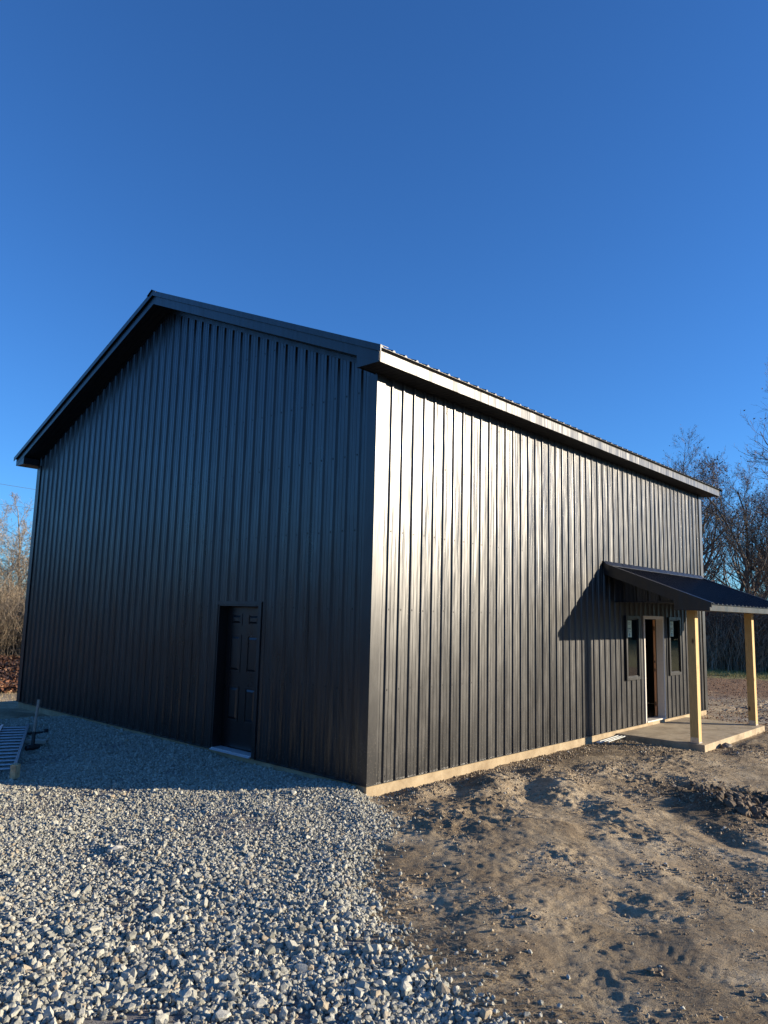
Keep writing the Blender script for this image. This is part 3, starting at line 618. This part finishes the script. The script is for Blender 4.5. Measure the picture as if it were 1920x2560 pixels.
tag(scatter('soil_crumbs', np.stack([x[kc], y[kc], H(x[kc], y[kc])+sz*.15], -1), sz, PR[:10], M['clods'], seed=6), 'small brown crumbs of soil over the graded dirt', 'soil', kind='stuff')
print('crumbs', kc.sum(), 'stray', ks.sum())
# clod heap on the right and row of clods along the wall
def heap(n, cx, cy, sx, sy, rot, s0, s1, seed):
    r = np.random.default_rng(seed); u = r.normal(0, 1, n)*sx; v = r.normal(0, 1, n)*sy
    x = cx+u*math.cos(rot)-v*math.sin(rot); y = cy+u*math.sin(rot)+v*math.cos(rot); s = s0+(s1-s0)*r.random(n)**2.5
    return x, y, s
parts = [heap(420, 3.05, -3.35, .38, .16, .8, .015, .085, 1), heap(160, 3.6, -3.8, .3, .2, .8, .015, .06, 2)]
x = np.concatenate([p[0] for p in parts]); y = np.concatenate([p[1] for p in parts]); s = np.concatenate([p[2] for p in parts])
tag(scatter('soil_clods', np.stack([x, y, H(x, y)+s*.35], -1), s, PR, M['clay'], seed=9), 'dark heap of dug clay clods on the dirt near the porch', 'soil', kind='stuff')
xw = r_.uniform(.05, 6.8, 2600); yw = -.03-r_.random(2600)**1.5*.55; s = .005+.018*r_.random(2600)**4
tag(scatter('soil_spill', np.stack([xw, yw, H(xw, yw)+s*.4], -1), s, PR, M['clods'], seed=10), 'crumbly soil spilled along the foot of the concrete foundation', 'soil', kind='stuff')
# broken clods thrown up in patches over the graded soil
x = r_.uniform(-3.6, 8, 90000); y = r_.uniform(-6, -.2, 90000); cl = np.clip(fbm(x, y, 1.0, 4, .6, 203)*4-.55, 0, 1)*.35; k = (r_.random(len(x)) < cl) & (gdist(x, y) < -.1) & infrustum(x, y) & ~((x > 6.8) & (x < 10.5) & (y > -1.7))
x, y = x[k], y[k]; sz = .006+.022*r_.random(len(x))**3
tag(scatter('broken_clods', np.stack([x, y, H(x, y)+sz*.15], -1), sz, PR[:12], M['clods'], .6, seed=12), 'patches of small broken clods on the graded soil', 'soil', kind='stuff')
# straw
def blades(name, x, y, z, ln, wd, ang, pit, m):
    n = len(x); dx, dy, dz = np.cos(ang)*np.cos(pit)*ln, np.sin(ang)*np.cos(pit)*ln, np.sin(pit)*ln
    px, py = -np.sin(ang)*wd, np.cos(ang)*wd; zz = z
    V = np.stack([np.stack([x-px, y-py, zz], -1), np.stack([x+px, y+py, zz], -1), np.stack([x+dx, y+dy, zz+dz], -1)], 1).reshape(-1, 3)
    return npmesh(name, V, np.arange(3*n).reshape(-1, 3), m)
n = 190000; x = r_.uniform(-4, 6, n); y = r_.uniform(-6, -.3, n); g = gdist(x, y); dn = np.clip(fbm(x, y, 1.2, 3, .6, 29)*2+.15, 0, 1)*.22+.9*np.exp(-(g+.25)**2/.07)*(x < -2)
k = (g < .15) & infrustum(x, y) & (r_.random(n) < dn); x, y = x[k], y[k]; n = len(x)
tag(blades('straw', x, y, H(x, y)+.006, r_.uniform(.015, .085, n), r_.uniform(.0014, .0034, n), r_.uniform(0, 6.28, n), r_.uniform(-.05, .35, n), M['straw']), 'broken straw and stalks scattered on the bare dirt', 'straw', kind='stuff')

# ------------------------------------------------------------------ single rocks
def rock(x, y, s, label, m, seed):
    pv, pf = protos(1, 40, .8, seed)[0]; z = float(H(np.array([x]), np.array([y]))[0])
    o = npmesh('rock', pv*s*np.array([1.2, 1, .8]), pf, m); o.location = (x, y, z+s*.25); tag(o, label, 'rock'); return o
rock(3.55, -2.35, .062, 'round dark rock alone on the open dirt below the porch', M['rock'], 5)
rock(7.65, -1.74, .13, 'dark half-buried stone against the sunlit slab edge', M['rock'], 6)
rock(-3.15, .10, .058, 'largest pale stone lying on the sunlit gravel', M['palestone'], 7)

# ------------------------------------------------------------------ tools in the shade
GZ0 = -.085
def ladder():
    t = empty('ladder', (-2.70, 3.62, GZ0), 0); a = math.atan2(7.0-3.62, -1.16+2.70); t.rotation_euler = (0, 0, a)
    tag(t, 'aluminium ladder lying flat on the shaded gravel at the left edge', 'ladder'); LL = 3.75
    for y in (0, .42):
        mb = MB(); mb.box(0, LL, y-.012, y+.012, .02, .10); mb.box(0, LL, y-.026 if y else y-.013, y+.013 if y else y+.026, .019, .027); mb.box(0, LL, y-.026 if y else y-.013, y+.013 if y else y+.026, .095, .103); mb.build('rail', M['alu'], t)
    k = .12
    while k < LL-.05:
        mb = MB(); mb.tube([(k, .012, .06), (k, .408, .06)], .018, 10); mb.build('rung', M['alu'], t); k += .27
    return t
ladder()
t = empty('sledgehammer', (-1.87, 5.10, -.07)); tag(t, 'sledgehammer standing on its head with its handle pointing up', 'hammer')
mb = MB(); mb.tube([(-.105, -.02, .035), (-.08, -.015, .036), (.08, .015, .036), (.105, .02, .035)], [.034, .042, .042, .034], 8); mb.build('head', M['blackrubber'], t)
mb = MB(); mb.tube([(0, 0, .05), (.008, .008, .26)], [.030, .024], 10); mb.build('collar', M['blackrubber'], t)
mb = MB(); mb.tube([(.008, .008, .24), (.03, .03, .50), (.055, .05, .72)], [.019, .021, .020], 10); mb.build('handle', M['fiber'], t)
mb = MB(); mb.box(-.17, .17, -.06, .06, 0, .055); o = mb.build('wood_block', M['greywood'], bevel=.006); o.location = (-1.60, 5.62, -.075); o.rotation_euler = (0, 0, -.75); tag(o, 'short weathered board offcut lying beside the sledgehammer', 'wood')
t = empty('pry_bar', (-1.25, 6.42, -.07), .0); tag(t, 'dark flat bar lying beside the far ladder end', 'tool')
mb = MB(); mb.box(-.16, .12, -.02, .02, .01, .035); mb.prism([(.121, -.03, .0), (.121, .03, .0), (.121, .03, .07), (.121, -.03, .07)], (.05, .0, .0)); mb.build('bar', M['blackrubber'], t)
mb = MB(); mb.box(-.045, .045, -.04, .04, 0, .17); o = mb.build('wood_stake', M['block'], bevel=.005); o.location = (-2.74, 3.50, -.09); o.rotation_euler = (.05, -.05, .5); tag(o, 'cut timber stub standing in sunlight at the near ladder foot', 'wood')
for k, (x0, y0, x1, y1) in enumerate(((5.87, -.10, 7.02, -.06), (5.83, -.16, 6.80, -.15), (6.1, -.21, 6.83, -.20))):
    mb = MB(); z0 = -.12
    mb.prism([(x0, y0-.011, z0), (x0, y0+.011, z0), (x0, y0+.011, z0+.012), (x0, y0-.011, z0+.012)], (x1-x0, y1-y0, .022)); o = mb.build('trim_strip', M['pvc'])
    tag(o, ('pale trim strip nearest the wall left of the slab', 'middle pale trim strip left of the slab', 'shortest pale trim strip farthest from the wall')[k], 'strip', 'pale strips left beside the slab')

# ------------------------------------------------------------------ trees
def tree_mesh(seed, Ht, r0, spread, n0, n1, n2, n3, lean=.0, leaves=0, first=.25, up=.35, wob=.12, droop=0):
    r = random.Random(seed); T, C = MB(), MB(); tips = []
    def branch(p, d, ln, rad, lev):
        ns = (9, 6, 4, 3, 2)[lev]; pts = [p.copy()]; rr = [rad]; q = p.copy(); dd = d.normalized()
        for k in range(ns):
            w = wob*(1.0, 1.3, 1.6, 1.8, 2.0)[lev]
            dd = (dd+Vector((r.gauss(0, w), r.gauss(0, w), r.gauss(0, w*.7)+(up*.25 if lev else .05)-droop*lev*.06))).normalized()
            q = q+dd*ln/ns; pts.append(q.copy()); rr.append(rad*(1-(k+1)/ns*(.78 if lev < 2 else .7)))
        (T if lev < 2 else C).tube(pts, rr, (7, 5, 3, 3, 3)[lev], cap=False)
        if lev == 4 or (lev == 3 and n3 == 0): tips.append(pts[-1]); return
        cnt = (n0, n1, n2, n3)[lev]
        if lev >= 2: tips.append(pts[-1])
        for j in range(cnt):
            t = (first if lev == 0 else .18)+(1-(first if lev == 0 else .18))*((j+r.random())/cnt)
            fi = min(ns-1e-3, t*ns); i = int(fi); pp = pts[i].lerp(pts[i+1], fi-i); dv = (pts[i+1]-pts[i]).normalized()
            az = r.uniform(0, 2*math.pi) if lev else (j*2.4+r.uniform(-.5, .5))
            side = dv.orthogonal().normalized(); side.rotate(Matrix.Rotation(az, 3, dv)); an = R(r.uniform(28, 62))
            nd = dv*math.cos(an)+side*math.sin(an)
            l2 = (spread*(1.15-t*.75) if lev == 0 else ln*r.uniform(.35, .62)*(1.15-.5*t)); branch(pp, nd, max(l2*r.uniform(.8, 1.15), .15), max(rr[i]*.62*(1.1-.4*t), .0062), lev+1)
    branch(Vector((0, 0, -.3)), Vector((lean, lean*.3, 1)), Ht, r0, 0)
    Lf = []
    if leaves:
        for _ in range(leaves):
            p = r.choice(tips)+Vector((r.gauss(0, .10), r.gauss(0, .10), r.gauss(0, .10))); s = r.uniform(.03, .065)
            a = Vector((r.gauss(0, 1), r.gauss(0, 1), r.gauss(0, 1))).normalized(); c = a.orthogonal().normalized(); Lf.append([p-a*s, p+c*s*.6, p+a*s, p-c*s*.6])
    return T, C, Lf
def mesh_of(mb, name, m):
    me = bpy.data.meshes.new(name); me.from_pydata(mb.v, [], mb.f); me.materials.append(m); return me
TP = {}
def proto_tree(key, bark, twig, leafm=None, **kw):
    T, C, Lf = tree_mesh(**kw); tm = mesh_of(T, 'trunk', bark); cm = mesh_of(C, 'crown', twig); lm = None
    if Lf:
        L_ = MB(); [L_.face(q) for q in Lf]; lm = mesh_of(L_, 'leaves', leafm)
    TP[key] = (tm, cm, lm)
proto_tree('oakA', M['bark'], M['twig'], M['leafdark'], seed=3, Ht=10.4, r0=.20, spread=6.2, n0=20, n1=11, n2=7, n3=4, leaves=900, first=.24, up=.75, wob=.09)
proto_tree('oakB', M['bark'], M['twig'], M['leafdark'], seed=8, Ht=14, r0=.24, spread=6, n0=15, n1=9, n2=6, n3=3, leaves=150, first=.26, up=.7, wob=.09)
proto_tree('thin', M['bark'], M['twig'], M['leafdark'], seed=12, Ht=10, r0=.13, spread=4.2, n0=16, n1=10, n2=7, n3=4, leaves=700, first=.2, up=.55, wob=.11, lean=.1)
proto_tree('pale', M['barkpale'], M['twigpale'], seed=21, Ht=9.3, r0=.11, spread=2.9, n0=15, n1=8, n2=6, n3=3, first=.25, up=.55, wob=.09)
proto_tree('palebush', M['barkpale'], M['twigpale'], seed=25, Ht=5.5, r0=.07, spread=2.8, n0=15, n1=8, n2=6, n3=3, first=.08, up=.25, wob=.14)
proto_tree('russet', M['bark'], M['twig'], M['leafred'], seed=31, Ht=6, r0=.10, spread=2.6, n0=13, n1=8, n2=5, n3=3, leaves=2600, first=.12, up=.3, wob=.12)
def hz(x, y): return float(H(np.array([float(x)]), np.array([float(y)]))[0])
def place(key, az, dist, s, rz, label, group='bare trees behind the clearing'):
    x = CAM[0]+math.sin(R(az))*dist; y = CAM[1]+math.cos(R(az))*dist; t = empty('russet_tree' if key == 'russet' else 'bare_tree', (x, y, hz(x, y)-.05), rz); t.scale = (s, s, s)
    for nm, me in zip(('trunk', 'crown', 'leaves'), TP[key]):
        if me: o = bpy.data.objects.new(nm, me); COL.objects.link(o); o.parent = t
    tag(t, label, 'tree', group)
place('oakA', 71.4, 43, 1.0, .6, 'bare wide-crowned tree rising just behind the far end of the main roof')
place('oakB', 79.2, 42, 1.0, 2.0, 'tallest bare tree reaching highest at the right edge of the photo')
place('thin', 74.2, 42, 1.0, 1.1, 'bare crooked tree between the roof end and the tallest tree')
place('oakA', 75.6, 47, .86, 3.9, 'bare forked tree behind the porch roof at the right edge')
place('russet', 70.6, 39.5, .98, .3, 'small tree holding russet leaves next to the far building corner')
bg = 'bare tree standing in the dark thicket behind the porch'
for k, (key, az, dd, s, rz) in enumerate((('thin', 72.6, 47, 1.05, 2.2), ('oakB', 69.0, 52, .80, 4.4), ('thin', 76.6, 45, .9, 5.1), ('oakA', 78.6, 47, 1.0, 5.4), ('thin', 73.4, 52, 1.2, 3.0), ('oakA', 66.5, 50, .9, 1.4))):
    place(key, az, dd, s, rz, bg, 'background trees in the thicket on the right')
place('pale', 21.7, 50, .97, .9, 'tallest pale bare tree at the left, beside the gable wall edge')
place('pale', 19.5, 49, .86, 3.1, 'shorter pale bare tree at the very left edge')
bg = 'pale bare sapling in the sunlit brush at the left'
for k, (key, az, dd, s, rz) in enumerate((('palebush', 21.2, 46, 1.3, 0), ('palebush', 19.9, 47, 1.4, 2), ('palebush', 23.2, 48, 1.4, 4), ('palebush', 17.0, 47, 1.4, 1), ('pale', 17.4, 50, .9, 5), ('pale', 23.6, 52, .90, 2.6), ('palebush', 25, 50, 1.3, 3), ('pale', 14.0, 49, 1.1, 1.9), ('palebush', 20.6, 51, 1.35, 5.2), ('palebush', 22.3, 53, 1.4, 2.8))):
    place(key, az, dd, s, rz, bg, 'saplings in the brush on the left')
# brush thickets: arching canes merged as undergrowth
def thicket(name, azs, d0, d1, n, hmax, m, seed, label, rad=.010, leafn=0, leafm=None, bush=26):
    r = np.random.default_rng(seed); V, Fc = [], []; nb = n//bush
    ba = np.radians(r.uniform(azs[0], azs[1], nb))
    bd = r.uniform(d0, d1, nb); az = np.repeat(ba, bush)+r.normal(0, .004, nb*bush); dd = np.repeat(bd, bush)+r.normal(0, .3, nb*bush)
    x = CAM[0]+np.sin(az)*dd; y = CAM[1]+np.cos(az)*dd; n = len(x); z = H(x, y)-.1
    an = r.uniform(0, 6.283, n); hh = np.repeat(hmax*r.uniform(.35, 1, nb), bush)*r.uniform(.4, 1, n); sp = hh*r.uniform(.15, 1.35, n); ks = 6
    P = []
    for k in range(ks+1):
        t = k/ks; P.append(np.stack([x+np.cos(an)*sp*t**1.6+r.normal(0, .05, n)*(t > 0), y+np.sin(an)*sp*t**1.6+r.normal(0, .05, n)*(t > 0), z+hh*np.sin(t*math.pi*.5*r.uniform(1, 1.5, n))+r.normal(0, .04, n)*(t > 0)], -1))
    P = np.stack(P, 1)                                         # n, ks+1, 3
    # side twigs: each from a node
    tw = []
    for rep in range(5):
        i = r.integers(1, ks, n); s0 = P[np.arange(n), i]; dv = r.normal(0, 1, (n, 3)); dv[:, 2] = dv[:, 2]*.6+.25; dv /= np.linalg.norm(dv, axis=1)[:, None]; ln = r.uniform(.2, .8, (n, 1))
        e1 = s0+dv*ln*.5+r.normal(0, .03, (n, 3)); e2 = s0+dv*ln+r.normal(0, .08, (n, 3)); tw.append(np.stack([s0, e1, e2], 1))
    def ribs(Pn, r0):
        nb_, kk, _ = Pn.shape; rr = np.linspace(r0, r0*.35, kk)[None, :, None]
        o = [np.array([1, 0, 0]), np.array([-.5, .87, 0]), np.array([-.5, -.87, .0])]
        Vv = np.stack([Pn+rr*q for q in o], 2).reshape(-1, 3); f = []
        b0 = (np.arange(nb_)*kk*3)[:, None]
        for k in range(kk-1):
            for j in range(3):
                j2 = (j+1) % 3; f.append(np.concatenate([b0+k*3+j, b0+k*3+j2, b0+(k+1)*3+j2, b0+(k+1)*3+j], 1))
        return Vv, np.concatenate(f)
    off = 0
    for Pn, r0 in [(P, rad)]+[(q, rad*.55) for q in tw]:
        a, f = ribs(Pn, r0); V.append(a); Fc.append(f+off); off += len(a)
    tag(npmesh(name, np.concatenate(V), np.concatenate(Fc), m), label, 'brush', kind='stuff')
    if leafn:
        i = r.integers(0, n, leafn); j = r.integers(1, ks+1, leafn); c = P[i, j]+r.normal(0, .15, (leafn, 3)); a = r.normal(0, 1, (leafn, 3)); a /= np.linalg.norm(a, axis=1)[:, None]; b_ = np.cross(a, r.normal(0, 1, (leafn, 3))); b_ /= np.linalg.norm(b_, axis=1)[:, None]; s = r.uniform(.02, .05, (leafn, 1))
        Vl = np.stack([c-a*s, c+b_*s*.6, c+a*s, c-b_*s*.6], 1).reshape(-1, 3)
        tag(npmesh('brush_leaves', Vl, np.arange(4*leafn).reshape(-1, 4), leafm), 'dead leaves caught in the '+label.split(' ', 1)[1], 'leaves', kind='stuff')
thicket('thicket', (63, 80.5), 38, 50, 13000, 4.6, M['twig'], 41, 'dark tangled thicket behind the clearing at the right', .014, 26000, M['leafdark'])
thicket('canes', (70, 80), 36.5, 38.2, 700, 3.2, M['twigpale'], 42, 'pale arching canes in front of the dark thicket at the right', .012, 0, None, 9)
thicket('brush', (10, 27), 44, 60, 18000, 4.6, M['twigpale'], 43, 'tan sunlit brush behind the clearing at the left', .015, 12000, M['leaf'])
thicket('far_brush', (28, 63), 48, 60, 5000, 3.8, M['twig'], 44, 'brown brush far behind the building', .016)
# invented woods outside the view, added to darken reflections in the metal walls
thicket('added_woods', (-178, 8), 70, 90, 12000, 14, M['twigdark'], 45, 'distant brown leafless woods around the clearing', .06, 0, None, 30)
thicket('added_woods', (100, 182), 82, 104, 7000, 14, M['twigdark'], 46, 'distant brown leafless woods on the sunny side', .06, 0, None, 30)

# grass and leaf litter
def polar(n, a0, a1, d0, d1):
    a = np.radians(r_.uniform(a0, a1, n)); d = r_.uniform(d0, d1, n); return CAM[0]+np.sin(a)*d, CAM[1]+np.cos(a)*d
n = 26000; x, y = polar(n, 66, 86, 33.6, 38.5); tag(blades('grass', x, y, H(x, y)-.01, r_.uniform(.05, .22, n), r_.uniform(.004, .010, n), r_.uniform(0, 6.28, n), r_.uniform(.7, 1.5, n), M['grass']), 'strip of yellow green grass before the thicket at the right', 'grass', kind='stuff')
n = 20000; x, y = polar(n, 10, 27, 26, 37); tag(blades('dry_grass', x, y, H(x, y)-.01, r_.uniform(.04, .14, n), r_.uniform(.004, .009, n), r_.uniform(0, 6.28, n), r_.uniform(.2, 1.4, n), M['grasstan']), 'short tan dry grass beyond the shadow at the left', 'grass', kind='stuff')
def litter(name, x, y, s0, s1, m, label, lift=.03):
    n = len(x); c = np.stack([x, y, H(x, y)+r_.random(n)*lift+.01], -1); a = r_.normal(0, 1, (n, 3)); a[:, 2] *= .5; a /= np.linalg.norm(a, axis=1)[:, None]; b_ = np.cross(a, r_.normal(0, .5, (n, 3))+np.array([0, 0, 1])); b_ /= np.linalg.norm(b_, axis=1)[:, None]; s = r_.uniform(s0, s1, (n, 1))
    tag(npmesh(name, np.stack([c-a*s, c+b_*s*.7, c+a*s, c-b_*s*.7], 1).reshape(-1, 3), np.arange(4*n).reshape(-1, 4), m), label, 'leaves', kind='stuff')
x, y = polar(30000, 10, 27, 35, 47); litter('leaf_litter', x, y, .05, .11, M['leaf'], 'thick red brown leaf litter below the brush at the left', .35)
x, y = polar(14000, 66, 86, 17, 35); litter('fallen_leaves', x, y, .012, .026, M['leaf'], 'brown fallen leaves thinly covering the ground at the right')

# utility cable far left
def cable(x0, y0, z0, x1, y1, z1, sag, label):
    mb = MB(); pts = [(x0+(x1-x0)*t, y0+(y1-y0)*t, z0+(z1-z0)*t-4*sag*t*(1-t)) for t in [k/24 for k in range(25)]]
    mb.tube(pts, .011, 5); tag(mb.build('utility_cable', M['cable']), label, 'cable', 'overhead utility cables')
cable(-22, 42, 11.5, 34, 48, 10.4, .8, 'upper thin overhead cable crossing the sky at the left')
cable(-22, 42, 9.9, 34, 48, 9.2, .8, 'lower thin overhead cable crossing the sky at the left')

# ------------------------------------------------------------------ light, sky, camera
EL = 12.6; AZ = 139.0                                  # azimuth from +Y towards +X
ts = Vector((math.sin(R(AZ))*math.cos(R(EL)), math.cos(R(AZ))*math.cos(R(EL)), math.sin(R(EL))))
ld = bpy.data.lights.new('sun', 'SUN'); ld.energy = 4.5; ld.angle = R(.5); ld.color = (1, .86, .66)
lo = bpy.data.objects.new('sun', ld); COL.objects.link(lo); lo.rotation_euler = ts.to_track_quat('Z', 'Y').to_euler(); lo.location = ts*60
w = bpy.data.worlds.new('World'); sc.world = w; w.use_nodes = True; nt = w.node_tree
sky = nt.nodes.new('ShaderNodeTexSky'); sky.sky_type = 'NISHITA'; sky.sun_disc = False; sky.sun_elevation = R(EL); sky.sun_rotation = R(AZ)
sky.altitude = 300; sky.air_density = 1.0; sky.dust_density = .2; sky.ozone_density = 4.0
hs = nt.nodes.new('ShaderNodeMix'); hs.data_type = 'RGBA'; hs.blend_type = 'MULTIPLY'; hs.inputs[0].default_value = 1; hs.inputs[7].default_value = (.385, .68, 1, 1)      # clear-air tint
nt.links.new(sky.outputs[0], hs.inputs[6]); bgn = nt.nodes['Background']; nt.links.new(hs.outputs[2], bgn.inputs[0]); bgn.inputs[1].default_value = .11
cd = bpy.data.cameras.new('camera'); co = bpy.data.objects.new('camera', cd); COL.objects.link(co); sc.camera = co
yaw, pitch, roll = R(47.543), R(7.904), R(1.4486)
fw = Vector((math.sin(yaw)*math.cos(pitch), math.cos(yaw)*math.cos(pitch), math.sin(pitch))); r0 = Vector((math.cos(yaw), -math.sin(yaw), 0)); u0 = r0.cross(fw)
rt = r0*math.cos(roll)+u0*math.sin(roll); up = -r0*math.sin(roll)+u0*math.cos(roll)
mw = Matrix((rt, up, -fw)).transposed().to_4x4(); mw.translation = Vector((-6.7276, -6.3319, 2.0724)); co.matrix_world = mw
cd.sensor_fit = 'VERTICAL'; cd.sensor_height = 36; cd.lens = 36*1826.87/2560; cd.clip_end = 3000; cd.clip_start = .05
sc.view_settings.view_transform = 'Standard'; sc.view_settings.look = 'None'; sc.view_settings.gamma = 1; sc.view_settings.exposure = 1.05
sc.render.resolution_x = 768; sc.render.resolution_y = 1024
